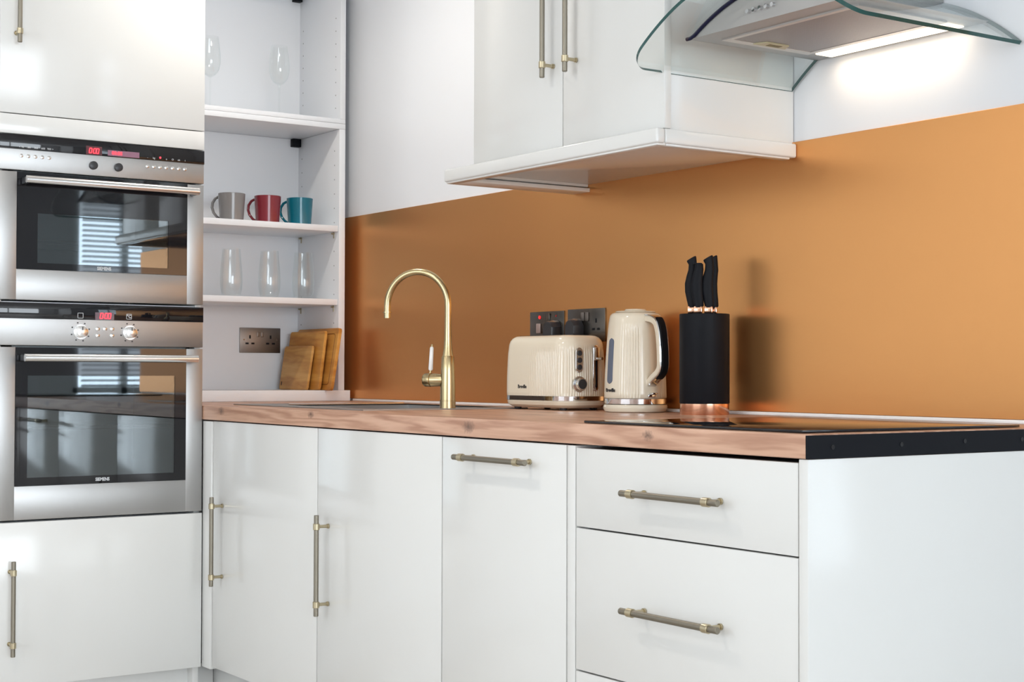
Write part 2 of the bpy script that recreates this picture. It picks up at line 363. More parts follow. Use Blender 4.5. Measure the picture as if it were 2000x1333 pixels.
def oven(name, loc, label, z0, z1, zs, zp, gz, win, hz, compact):
    """z0..z1 whole front; zs steel/black line; zp panel bottom; gz = glass z range"""
    t = thing(name, loc, label, 'oven')
    y0, y1 = -0.5975, -0.0025
    # body behind the front: open cavity box
    bm = B(); c0, c1 = win[2] - .03, win[3] + .03
    xb = L - 0.45; ya, yb = -0.565, -0.035
    add_box(bm, xb, L - .022, ya, ya + .012, z0 + .02, zp); add_box(bm, xb, L - .022, yb - .012, yb, z0 + .02, zp)
    add_box(bm, xb, xb + .012, ya, yb, z0 + .02, zp); add_box(bm, xb, L - .022, ya, yb, z0 + .02, z0 + .032); add_box(bm, xb, L - .022, ya, yb, zp - .012, zp)
    obj('cavity', bm, ENAMEL, t)
    # control fascia
    pn = obj('control_panel', box(L - .02, L + .001, y0, y1, zp, z1, 0.002), STEEL, t)
    obj('control_glass', box(L + .001, L + .0035, y0, y1, zs, z1 - .0005, 0.0008), BLACKG, pn)
    # door: steel frame with an opening, glass plate over it
    g0, g1 = -0.5485, -0.0535
    bm = B(); zd = zp - .004
    add_box(bm, L - .02, L, y0, g0, z0, zd, .0015); add_box(bm, L - .02, L, g1, y1, z0, zd, .0015)
    add_box(bm, L - .02, L, g0 - .001, g1 + .001, z0, gz[0], .001)
    dr = obj('door', bm, STEEL, t)
    bm = B(); ws, we = win[0], win[1]
    for (a, b_, c, d) in ((g0, ws, gz[0], gz[1]), (we, g1, gz[0], gz[1]), (ws, we, gz[0], win[2]), (ws, we, win[3], gz[1])):
        add_box(bm, L - .016, L + .0008, a, b_, c, d)
    obj('glass_frame', bm, BLACKG, dr)
    obj('window_pane', box(L - .004, L - .001, ws, we, win[2], win[3]), OVWIN, dr)
    # bar handle
    hb = tube([(L + .045, -0.537, hz), (L + .045, -0.036, hz)], 0.0105, 24)
    for v in hb.verts: v.co.x = (v.co.x - (L + .045)) * 0.75 + L + .045
    h = obj('handle', hb, STEELH, dr)
    pieces('bracket', DARKP, h, [box(L, L + .038, yy + .001, yy + .013, hz - .009, hz + .009, .002) for yy in (-0.537, -0.048)])
    # wire rack and side rails inside
    bm = B(); zr = (win[2] + win[3]) / 2 + (0.0 if compact else -.002)
    add_tube(bm, [(L - .06, -0.548, zr), (L - .06, -0.052, zr)], .0025, 8)
    add_tube(bm, [(L - .06, -0.548, zr - .009), (L - .06, -0.052, zr - .009)], .0018, 8)
    add_tube(bm, [(L - .40, -0.548, zr), (L - .40, -0.052, zr)], .0025, 8)
    for k in range(18): add_tube(bm, [(L - .06, -0.535 + k * .0277, zr + .002), (L - .40, -0.535 + k * .0277, zr + .002)], .0013, 6)
    obj('rack', bm, WIRE, t)
    # maker's lettering
    obj('logo', text_bm('SIEMENS', 0.0128, orient(*FX, (L + .0012, -0.302, (gz[0] + win[2]) / 2)), bold=0.0004, sx=0.85), MARK, dr)
    return t, pn
ov, pn = oven('compact_oven', (-2.60, -0.30, 1.2065), 'upper compact steel oven with row of small buttons and two red displays', 1.2065, 1.660, 1.620, 1.5625, (1.291, 1.5585), (-0.4915, -0.1115, 1.3095, 1.447), 1.534, True)
pieces('button', STEELH, pn, [one(add_disc, orient(*FX, (L + .001, -0.539 + k * .01925, 1.6025)), .0052, .004, 20, .0036, bev=.001) for k in range(5)]
       + [one(add_disc, orient(*FX, (L + .001, -0.177 + k * .019, 1.6015)), .0052, .004, 20, .0036, bev=.001) for k in range(7)])
for y in (-0.337, -0.264):
    kb = B(); add_disc(kb, orient(*FX, (L + .001, y, 1.591)), .0118, .010, 32, .011, bev=.001)
    obj('knob', kb, DARKP, pn)
dsp = obj('display', box(L + .0034, L + .0040, -0.358, -0.312, 1.621, 1.6455), LCD, pn)
obj('display_digits', digits_bm('0:00', 0.0135, orient(*FX, (L + .0041, -0.334, 1.6325))), RED, dsp)
dsp = obj('display', box(L + .0034, L + .0040, -0.295, -0.202, 1.6225, 1.6385), REDDIM, pn)
obj('display_digits', text_bm('88:88', 0.014, orient(*FX, (L + .0041, -0.268, 1.6305)), sx=1.0), RED, dsp)
for k, s in enumerate(['< 90', '180', '360', '600', '900 >']): obj('printed_symbol', text_bm(s, .0075, orient(*FX, (L + .0036, -0.539 + k * .02, 1.6265))), MARK, pn)
for k, s in enumerate(['-', 'kg', '', 'o', 'O', 'ok', 'i']):
    if s: obj('printed_symbol', text_bm(s, .0075, orient(*FX, (L + .0036, -0.177 + k * .019, 1.6265))), MARK, pn)
bm = B(); add_disc(bm, orient(*FX, (L + .0035, -0.139, 1.629)), .003, .0006, 16); obj('indicator_light', bm, RED, pn)

ov2, pn = oven('wall_oven', (-2.60, -0.30, 0.602), 'lower large steel oven with two round knobs below one red clock', 0.602, 1.1990, 1.155, 1.081, (0.6945, 1.0755), (-0.515, -0.088, 0.717, 0.998), 1.047, False)
for y, sgn in ((-0.369, 1), (-0.226, 1)):
    kb = B(); add_disc(kb, orient(*FX, (L + .001, y, 1.121)), .0205, .004, 36, .020); add_disc(kb, orient(*FX, (L + .005, y, 1.121)), .0165, .016, 36, .0150, bev=.0015)
    k = obj('knob', kb, STEELH, pn)
    add = box(L + .0205, L + .0218, y - .0012, y + .0012, 1.1255, 1.1345); obj('pointer_mark', add, MARKD, k)
pieces('button', STEELH, pn, [one(add_disc, orient(*FX, (L + .001, y, z)), .0062, .0045, 20, .0045, bev=.001) for y, z in ((-.320, 1.130), (-.299, 1.1303), (-.278, 1.1305), (-.320, 1.1115), (-.278, 1.112))])
for y in (-0.369, -0.226):
    for k in range(8):
        bm = B(); a = 2 * PI * k / 8 + .3; add_box(bm, L + .0010, L + .0014, y + .0262 * math.cos(a) - .0022, y + .0262 * math.cos(a) + .0022, 1.121 + .0262 * math.sin(a) - .0018, 1.121 + .0262 * math.sin(a) + .0018)
        obj('printed_symbol', bm, DARKP, pn)
dsp = obj('display', box(L + .0034, L + .0040, -0.328, -0.273, 1.1555, 1.1765), LCD, pn)
obj('display_digits', digits_bm('0:00', 0.0150, orient(*FX, (L + .0041, -0.297, 1.1670))), RED, dsp)
for y in (-0.370, -0.229):
    bm = B()
    for (a, b_, c, d) in ((-.008, .008, .0065, .0077), (-.008, .008, -.0077, -.0065), (-.008, -.0068, -.0077, .0077), (.0068, .008, -.0077, .0077)):
        add_box(bm, L + .0034, L + .0040, y + a, y + b_, 1.1665 + c, 1.1665 + d)
    obj('printed_symbol', bm, MARK, pn)
obj('printed_symbol', text_bm('°C', .0115, orient(*FX, (L + .0037, -0.229, 1.1665)), bold=.0003), MARK, pn)

# ------------------------------------------------------------------ open shelf units in the corner
SX0, SX1 = -3.25, -2.93
su = thing('shelf_unit', (-3.09, 0.375, ZT), 'white open shelf unit standing on the worktop in the corner', 'shelf unit')
obj('plinth', box(SX0, SX1, 0.02, 0.752, .9105, .947, 0.0015), SHELFW, su)
obj('side_panel', box(SX0, SX1, 0.705, 0.7285, .947, 1.8525, .001), SHELFW, su)
obj('side_panel', box(SX0, SX1, 0.02, 0.038, .947, 1.8525, .001), SHELFW, su)
obj('back_panel', box(SX0, SX0 + .008, 0.038, 0.705, .947, 1.8525), SHELFW, su)
obj('top_panel', box(SX0, SX1, 0.02, 0.7285, 1.853, 1.8715, .001), SHELFW, su)
PINS = [(1.497, 'a'), (1.242, 'b')]
for zt_ in (1.517, 1.262):
    obj('shelf', box(SX0 + .009, SX1 - .004, 0.039, 0.7035, zt_ - .0205, zt_, .0012), SHELFW, su)
    for xx in (-3.215, -2.965):
        obj('shelf_pin', add_box(tube([(xx, .705, zt_ - .026), (xx, .694, zt_ - .026)], .003, 10), xx - .002, xx + .002, .702, .7045, zt_ - .042, zt_ - .021), COLLAR, su)
for z in [.98 + k * .05 for k in range(17)]:
    for xx in (-3.215, -2.965):
        if min(abs(z - 1.24), abs(z - 1.49)) < .03 : continue
        obj('pin_hole', tube([(xx, .7052, z), (xx, .7046, z)], .0024, 10), HOLE, su)
obj('corner_bracket', box(SX0 + .008, SX0 + .03, .672, .704, 1.824, 1.8525, .001), BLACKM, su)
su2 = thing('shelf_unit', (-3.09, 0.375, 1.872), 'upper white open shelf unit stacked above the mug shelf, holding wine glasses', 'shelf unit')
obj('bottom_panel', box(SX0, SX1, 0.02, 0.7285, 1.8722, 1.888, .001), SHELFW, su2)
obj('side_panel', box(SX0, SX1, 0.708, 0.7285, 1.888, 2.40, .001), SHELFW, su2)
obj('side_panel', box(SX0, SX1, 0.02, 0.038, 1.888, 2.40, .001), SHELFW, su2)
obj('back_panel', box(SX0, SX0 + .008, 0.038, 0.708, 1.888, 2.40), SHELFW, su2)
obj('shelf', box(SX0 + .009, SX1 - .004, 0.039, 0.707, 2.38, 2.399, .0012), SHELFW, su2)
obj('corner_bracket', box(SX0 + .008, SX0 + .03, .675, .7065, 2.352, 2.379, .001), BLACKM, su2)
for z in [1.93 + k * .045 for k in range(8)]:
    for xx in (-3.215, -2.965): obj('pin_hole', tube([(xx, .7082, z), (xx, .7076, z)], .0024, 10), HOLE, su2)

# ------------------------------------------------------------------ base units
DY0, DY1 = 0.005, 0.024
def base_cab(name, x0, x1, label, parts=True):
    t = thing(name, ((x0 + x1) / 2, 0.30, 0), label, 'cabinet')
    obj('side_panel', box(x0, x0 + .018, DY1 + .002, .58, .15, .862), SHELFW, t)
    obj('side_panel', box(x1 - .018, x1, DY1 + .002, .58, .15, .862), SHELFW, t)
    obj('bottom_panel', box(x0 + .018, x1 - .018, DY1 + .002, .58, .15, .168), CARC, t)
    obj('back_panel', box(x0 + .018, x1 - .018, .57, .58, .168, .862), CARC, t)
    obj('top_rail', box(x0 + .018, x1 - .018, DY1 + .002, .1, .84, .862), CARC, t)
    obj('plinth', box({'base_cabinet': -2.521 if x0 < -2.3 else x0, 'drawer_unit': -.6635}.get(name, x0), x1, .064, .080, 0, .149, .001), GLOSSW, t)
    return t
fil = obj('filler_panel', box(-2.4465, -2.386, DY0 - .0045, DY1, .148, .8655, .001), GLOSSW); tag(fil, 'narrow white filler strip between the oven housing and the corner cabinet door', 'filler panel')
cb = base_cab('base_cabinet', -2.383, -1.730, 'white gloss corner base cabinet next to the oven housing, vertical handle at its left')
d = obj('door', box(-2.382, -1.7315, DY0, DY1, .155, .8665, .0012), GLOSSW, cb)
make_handle(d, (-2.313, -.030, .398), (-2.313, -.030, .652), (0, -1, 0), .026)
cb = base_cab('base_cabinet', -1.728, -1.131, 'white gloss base cabinet under the sink and tap, tall vertical handle at its left')
d = obj('door', box(-1.7275, -1.1315, DY0, DY1, .155, .8665, .0012), GLOSSW, cb)
make_handle(d, (-1.667, -.030, .398), (-1.667, -.030, .651), (0, -1, 0), .029)
cb = base_cab('integrated_appliance', -1.128, -0.664, 'white fronted unit with a horizontal handle near its top, between sink cabinet and drawers')
d = obj('door', box(-1.1275, -0.6645, DY0, DY1, .155, .8665, .0012), GLOSSW, cb)
make_handle(d, (-1.029, -.030, .827), (-.757, -.030, .827), (0, -1, 0))
fil = obj('filler_panel', box(-.6605, -.6345, DY0, DY1 + .05, .155, .8665, .001), GLOSSW); tag(fil, 'narrow white filler strip left of the drawer unit', 'filler panel')
cb = base_cab('drawer_unit', -.632, -.0245, 'white gloss drawer unit below the hob with horizontal knurled handles')
for (z0, z1, hz) in ((.7085, .8625, .7865), (.4285, .7055, .5685), (.155, .4255, None)):
    d = obj('drawer', box(-.6315, -.025, DY0, DY1, z0, z1, .0012), GLOSSW, cb)
    d['label'] = {.7085: 'shallow top drawer', .4285: 'deep middle drawer', .155: 'deep bottom drawer'}[z0]
    if hz: make_handle(d, (-.449, -.030, hz), (-.181, -.030, hz), (0, -1, 0), .030)
ep = obj('end_panel', box(-.022, -.001, DY0 - .001, .767, 0, .8690, .001), GLOSSW); tag(ep, 'tall white gloss end panel closing the right side of the base units', 'panel')

# ------------------------------------------------------------------ worktop, sink, hob
SK = (-2.50, -1.70, .12, .64); BW = (-2.28, -1.765, .19, .60)
def slab_hole(x0, x1, y0, y1, z0, z1, h):
    bm = B(); xs = [x0, h[0], h[1], x1]; ys = [y0, h[2], h[3], y1]
    V = {}
    for k, z in enumerate((z0, z1)):
        for i, x in enumerate(xs):
            for j, y in enumerate(ys): V[i, j, k] = bm.verts.new((x, y, z))
    for i in range(3):
        for j in range(3):
            if (i, j) == (1, 1): continue
            for k in (0, 1): bm.faces.new([V[i, j, k], V[i + 1, j, k], V[i + 1, j + 1, k], V[i, j + 1, k]])
    for i in range(3):
        for j in (0, 3): bm.faces.new([V[i, j, 0], V[i + 1, j, 0], V[i + 1, j, 1], V[i, j, 1]])
        for j in (0, 3): bm.faces.new([V[j, i, 0], V[j, i + 1, 0], V[j, i + 1, 1], V[j, i, 1]])
    for j in (1, 2): bm.faces.new([V[1, j, 0], V[2, j, 0], V[2, j, 1], V[1, j, 1]]); bm.faces.new([V[j, 1, 0], V[j, 2, 0], V[j, 2, 1], V[j, 1, 1]])
    return bm
bm = slab_hole(-3.265, -.003, 0.0, .767, .87, ZT, (BW[0] - .006, BW[1] + .006, BW[2] - .006, BW[3] + .006))
es = [e for e in bm.edges if all(abs(v.co.y) < 1e-5 for v in e.verts) and abs(e.verts[0].co.z - e.verts[1].co.z) < 1e-5]
bmesh.ops.bevel(bm, geom=es, offset=.003, segments=3, profile=.5, affect='EDGES')
wt = obj('worktop', bm, OAK); tag(wt, 'long oak worktop with knots along its front edge', 'worktop')
bm = box(-.0028, .0006, .0, .767, .870, .9085, .0004, 1)
es_ = obj('worktop_end_strip', bm, BLACKM); tag(es_, 'black metal strip screwed over the right end of the worktop', 'edge strip')
for (y, z) in ((.059, .8885), (.226, .889), (.391, .891), (.550, .8905), (.70, .8905)):
    b2 = B(); add_disc(b2, orient(*FX, (.0006, y, z)), .0042, .0012, 16, .003); obj('screw', b2, BLACKG, es_)
sk = thing('inset_sink', (-2.1, .38, ZT), 'stainless steel inset sink with drainer in the worktop behind the tap', 'sink')
def steel_tray():
    bm = slab_hole(SK[0], SK[1], SK[2], SK[3], ZT + .0004, ZT + .0032, BW); return bm
obj('rim', steel_tray(), STEEL, sk)
bm = B(); x0, x1, y0, y1 = BW; zb = ZT - .17; tk = .0012
for (a, b_, c, d) in ((x0 - tk, x0, y0 - tk, y1 + tk), (x1, x1 + tk, y0 - tk, y1 + tk), (x0, x1, y0 - tk, y0), (x0, x1, y1, y1 + tk)): add_box(bm, a, b_, c, d, zb, ZT + .003)
add_box(bm, x0, x1, y0, y1, zb - tk, zb)
obj('bowl', bm, STEEL, sk)
bm = B()
for k in range(1): add_tube(bm, [(BW[0] - .01, BW[2] + .01, ZT + .0045), (BW[0] - .01, BW[3] - .01, ZT + .0045)], .0035, 10)
obj('ridge', bm, STEELH, sk)
bm = B(); add_lathe(bm, [(0, zb + .001), (.04, zb + .001), (.042, zb + .003), (.036, zb + .004), (0, zb + .002)], 32, (x0 + x1) / 2, (y0 + y1) / 2)
obj('drain', bm, CHROME, sk)

hob = thing('induction_hob', (-.34, .31, ZT), 'flat black glass hob set in the worktop above the drawers', 'hob')
obj('glass_plate', box(-.640, -.040, .030, .598, ZT + .0005, ZT + .0055, .0015), BLACKG, hob)

# ------------------------------------------------------------------ wall cabinet and pelmet
wc = thing('wall_cabinet', (-1.18, .57, 1.548), 'white gloss double door wall cabinet with two long bar handles', 'cabinet')
CY = .388
obj('side_panel', box(-.818, -.800, CY, .7675, 1.548, 2.3, .001), GLOSSW, wc)
obj('side_panel', box(-1.560, -1.542, CY, .7675, 1.548, 2.3, .001), GLOSSW, wc)
obj('bottom_panel', box(-1.542, -.818, CY, .752, 1.548, 1.566), SHELFW, wc); obj('back_panel', box(-1.542, -.818, .752, .7675, 1.548, 2.3), SHELFW, wc)
obj('top_panel', box(-1.542, -.818, CY, .752, 2.282, 2.3), SHELFW, wc); obj('divider', box(-1.19, -1.15, CY, .752, 1.566, 2.282), SHELFW, wc)
d = obj('door', box(-1.5585, -1.1695, .366, CY - .002, 1.549, 2.3, .0015), GLOSSW, wc); d['label'] = 'left door'
make_handle(d, (-1.205, .331, 1.720), (-1.205, .331, 2.28), (0, -1, 0), .031)
d = obj('door', box(-1.1665, -.7925, .366, CY - .002, 1.549, 2.3, .0015), GLOSSW, wc); d['label'] = 'right door'
make_handle(d, (-1.113, .331, 1.720), (-1.113, .331, 2.28), (0, -1, 0), .031)
pl = thing('pelmet', (-1.2, .55, 1.509), 'white moulded pelmet frame fixed under the wall cabinet', 'pelmet')
obj('front_rail', add_box(box(-1.66, -.784, .338, .362, 1.5135, 1.5472, .005, 3), -1.655, -.789, .343, .368, 1.509, 1.5185, .002), GLOSSW, pl)
obj('side_rail', add_box(box(-.8085, -.784, .3625, .763, 1.5135, 1.5472, .005, 3), -.813, -.789, .3685, .745, 1.509, 1.5185, .002), GLOSSW, pl)
obj('side_rail', add_box(box(-1.66, -1.585, .3625, .763, 1.523, 1.5472, .003, 2), -1.655, -1.579, .3685, .763, 1.509, 1.5195, .001), GLOSSW, pl)
obj('base_board', box(-1.58, -.812, .365, .763, 1.530, 1.5455, .0008), GLOSSW, pl)

# ------------------------------------------------------------------ cooker hood
HC = -.48
def gz(x): return 1.806 - 1.33 * (x - HC) ** 2
hd = thing('cooker_hood', (HC, .55, 1.733), 'steel cooker hood with curved glass canopy on the wall beside the cabinet', 'cooker hood')
bm = B(); NX = 56; x0, x1 = -.7985, -.162; RC = .045; rows = []
NYR = 10
for i in range(NX + 1):
    u = i / NX; x = x0 + (x1 - x0) * (0.5 - 0.5 * math.cos(PI * u))
    yf = .272
    for e in (x - x0, x1 - x):
        if e < RC: yf = max(yf, .272 + RC - math.sqrt(max(0, RC ** 2 - (RC - e) ** 2)))
    sl = -2.66 * (x - HC); nl = math.sqrt(1 + sl * sl); nx, nz = -sl / nl, 1 / nl
    top = []; bot = []
    for j in range(NYR + 1):
        y = yf + (.7625 - yf) * j / NYR; z = gz(x)
        bot.append(bm.verts.new((x, y, z))); top.append(bm.verts.new((x + nx * .008, y, z + nz * .008)))
    rows.append((top, bot))
def q(vs, mi):
    f = bm.faces.new(vs); f.material_index = mi
for (ta, ba), (tb, bb) in zip(rows, rows[1:]):
    for j in range(NYR): q((ta[j], tb[j], tb[j + 1], ta[j + 1]), 0); q((ba[j], ba[j + 1], bb[j + 1], bb[j]), 0)
    q((ta[0], ba[0], bb[0], tb[0]), 1); q((ta[-1], tb[-1], bb[-1], ba[-1]), 1)
for (t_, b_) in (rows[0], rows[-1]):
    for j in range(NYR): q((t_[j], t_[j + 1], b_[j + 1], b_[j]), 1)
obj('glass_canopy', bm, [HOODG, GEDGE], hd)
# steel body: flat underside, arched to the glass
bx0, bx1, by0, by1, bz = -.722, -.238, .375, .7675, 1.733
bm = B(); N = 30; ring = []
for y in (by0, by1):
    r = [bm.verts.new((bx0, y, bz - .001))]
    for i in range(N + 1):
        x = bx0 + (bx1 - bx0) * i / N; r.append(bm.verts.new((x, y, max(bz + .0005, gz(x) - .0015))))
    r.append(bm.verts.new((bx1, y, bz - .001))); ring.append(r)
n = len(ring[0])
for k in range(n): bm.faces.new((ring[0][k], ring[0][(k + 1) % n], ring[1][(k + 1) % n], ring[1][k]))
bm.faces.new(ring[0]); bm.faces.new(ring[1][::-1])
hb_ = obj('body', bm, STEEL, hd)
bm = B(); pts = [(bx0 - .004 + (bx1 - bx0 + .008) * i / 40, by0 - .0015) for i in range(41)]
add_tube(bm, [(x, y, max(gz(x) - .0032, bz)) for x, y in pts], .0042, 10); obj('gasket', bm, BEDGE, hb_)
pieces('button', CHROME, hb_, [tube([(-.533 + k * .018, by0, 1.757), (-.533 + k * .018, by0 - .007, 1.757)], .0046, 18) for k in range(5)])
obj('underside_frame', slab_hole(bx0 + .045, bx1 - .045, by0 + .055, .690, bz - .0045, bz - .001, (bx0 + .068, bx1 - .068, by0 + .068, .674)), FRAME, hd)
ft = obj('grease_filter', box(bx0 + .066, bx1 - .066, by0 + .066, .676, bz - .0035, bz - .0012), FILT, hd)
bm = B(); 
t = B(); vs = [t.verts.new(v) for v in ((bx0 + .064, .505, bz - .0035), (bx0 + .092, .520, bz - .0035), (bx0 + .092, .585, bz - .0035), (bx0 + .064, .600, bz - .0035))]
t.faces.new(vs); r_ = bmesh.ops.extrude_face_region(t, geom=t.faces[:]); bmesh.ops.translate(t, verts=[v for v in r_['geom'] if isinstance(v, bmesh.types.BMVert)], vec=(0, 0, -.003)); merge(bm, t)
cl = obj('filter_clip', bm, CLIPM, ft); obj('clip_recess', box(bx0 + .071, bx0 + .085, .535, .572, bz - .0072, bz - .0064), CLIPD, cl)
lp = obj('lamp_lens', box(bx0 + .058, bx1 - .052, .700, .752, bz - .005, bz - .001, .002), LAMPE, hd)
ll = area('hood_lamp', (HC, .724, bz - .012), (HC, .735, 1.2), .34, .035, .32, (1.0, .80, .60)); ll.parent = hd; ll.matrix_parent_inverse = Matrix.Translation(-Vector(hd.location))
obj('chimney', box(HC - .125, HC + .123, .52, .7675, 1.785, 2.4, .0015), STEEL, hd)

# ------------------------------------------------------------------ sockets
def slots(mtx, ox=0, s=1.0):
    out = []
    for (a, b_, c, d) in ((-.002, .002, .004, .012), (-.0115, -.0035, -.0095, -.0055), (.0035, .0115, -.0095, -.0055)):
        q_ = B(); merge(q_, box(ox + a * s, ox + b_ * s, c * s, d * s, 0, .0004), 0, mtx); out.append(q_)
    return out
def plate(name, loc, label, U, m, wd, ht):
    t = thing(name, loc, label, 'wall socket', None)
    bm = B(); tt = box(-wd / 2, wd / 2, -ht / 2, ht / 2, 0, .005, .0015); merge(bm, tt, 0, orient(*U, Vector(loc)))
    obj('faceplate', bm, m, t); return t
t = plate('wall_socket', (SX0 + .008, .555, 1.122), 'brushed nickel double wall socket beside the chopping boards', FX, NICKEL, .158, .089)
M_ = orient(*FX, Vector((SX0 + .0131, .555, 1.122)))
pieces('pin_slot', BLACKM, t, slots(M_, -.040, 1.5) + slots(M_, .040, 1.5))
for ox in (-.0095, .0065): 
    bm = B(); tt = box(ox - .004, ox + .006, .012, .030, 0, .003, .001); merge(bm, tt, 0, M_); obj('rocker_switch', bm, NICKEL, t)
pieces('screw', BLKNICK, t, [one(add_disc, M_ @ Matrix.Translation((ox, .002, 0)), .0028, .0008, 12) for ox in (-.063, .063)])

YP = .763
t = plate('cooker_socket', (-1.775, YP, 1.139), 'dark metal switch plate with red neon light, behind the toaster', FY, BLKNICK, .166, .092)
M_ = orient(*FY, Vector((-1.775, YP - .0051, 1.139)))
bm = B(); add_disc(bm, M_ @ Matrix.Translation((-.034, .030, 0)), .0048, .0012, 18); obj('neon_light', bm, REDNEON, t)
bm = B(); tt = box(-.046, -.026, -.016, .012, 0, .005, .0015); merge(bm, tt, 0, M_); obj('rocker_switch', bm, mat('pinkish_rocker', (.55, .42, .38), .3, metal=.7), t)
bm = B(); tt = box(.004, .018, .018, .040, 0, .004, .001); merge(bm, tt, 0, M_); obj('rocker_switch', bm, BLKNICK, t)
bm = B(); add_disc(bm, M_ @ Matrix.Translation((.046, .032, 0)), .003, .0008, 14); obj('indicator_light', bm, mat('unlit_red_neon', (.35, .02, .02), .3), t)
t = plate('wall_socket', (-1.590, YP, 1.141), 'dark metal double socket behind the kettle and toaster', FY, BLKNICK, .170, .092)
M_ = orient(*FY, Vector((-1.590, YP - .0051, 1.141)))
pieces('pin_slot', BLACKM, t, slots(M_, .046, 1.5))
for ox in (-.012, .007):
    bm = B(); tt = box(ox - .007, ox + .007, .012, .036, 0, .004, .001); merge(bm, tt, 0, M_); obj('rocker_switch', bm, NICKEL, t)
def plug(x, z, label):
    t = thing('plug', (x, YP - .0055, z), label, 'plug')
    bm = B(); pr = []
    for (s, yy) in ((1.0, 0), (1.0, -.012), (.93, -.026), (.80, -.032)):
        pr.append([(x + s * a, YP - .0056 + yy, z + s * b_) for a, b_ in [(-.020, -.026), (.020, -.026), (.025, -.018), (.025, .008), (.016, .022), (.007, .027), (-.007, .027), (-.016, .022), (-.025, .008), (-.025, -.018)]])
    vv = [[bm.verts.new(c) for c in r] for r in pr]
    for a, b_ in zip(vv, vv[1:]):
        for k in range(10): bm.faces.new((a[k], a[(k + 1) % 10], b_[(k + 1) % 10], b_[k]))
    bm.faces.new(vv[0]); bm.faces.new(vv[-1])
    obj('casing', bm, DARKP, t, ang=25)
    cr = [Vector((x, YP - .018, z - .024)), Vector((x, YP - .018, z - .05)), Vector((x + .005, YP - .014, z - .12)), Vector((x + .008, YP - .012, z - .17)), Vector((x + .01, YP - .013, ZT + .012))]
    obj('cord', tube(cr, .0033, 10), DARKP, t)
plug(-1.728, 1.131, 'black three pin plug in the plate with the red neon light')
plug(-1.624, 1.133, 'black three pin plug in the double socket right of the red light plate')

# ------------------------------------------------------------------ tap
IL = Vector((-.8237, -.567, 0))                 # direction of the spout over the bowl
tx, ty = -1.727, .395
tp = thing('kitchen_tap', (tx, ty, ZT + .0034), 'brushed brass swan neck tap with white lever at the sink', 'tap')
def L2(a, z): return Vector((a * IL.x, a * IL.y, z))
obj('base', lathe([(0, 0), (.0215, 0), (.0215, .0185), (.0222, .0190), (.0222, .0215), (.0208, .0220), (.0206, .06), (.0190, .10), (.0168, .138), (.0155, .1405), (0, .1405)], 40), BRASS, tp, local=True)
zc = .283; pts = [L2(0, .139), L2(0, .16), L2(0, .185), L2(0, .22), L2(0, .25)] + [L2(.0905 * (1 - math.cos(a)), zc - .005 + .0925 * math.sin(a)) for a in [PI * k / 22 for k in range(23)]] + [L2(.1812, .262)]
rr = [.0150, .0118, .0100, .0092, .009] + [.009] * 23 + [.009]
sp = obj('spout', tube(pts, rr, 24), BRASS, tp, local=True)
obj('nozzle', add_tube(tube([L2(.1812, .262), L2(.1812, .2595)], .0122, 24), [L2(.1812, .2595), L2(.1812, .245)], .0092, 20), BRASS, sp, local=True)
zk = .076
vb = obj('valve', tube([L2(.012, zk), L2(.030, zk), L2(.0475, zk), L2(.049, zk), L2(.0505, zk), L2(.066, zk), L2(.0705, zk)], [.0150, .0175, .0180, .0168, .0185, .0180, .0150], 32), BRASS, tp, local=True)
lv = obj('lever', tube([L2(.0525, zk + .016), L2(.0505, zk + .028), L2(.047, zk + .088), L2(.0465, zk + .0965)], [.0028, .0028, .0022, .0030], 14), BRASS, vb, local=True)
obj('lever_grip', tube([L2(.0512, zk + .026), L2(.0508, zk + .030), L2(.0475, zk + .086), L2(.0472, zk + .090)], [.0045, .0062, .0052, .0035], 20), PORC, lv, local=True)

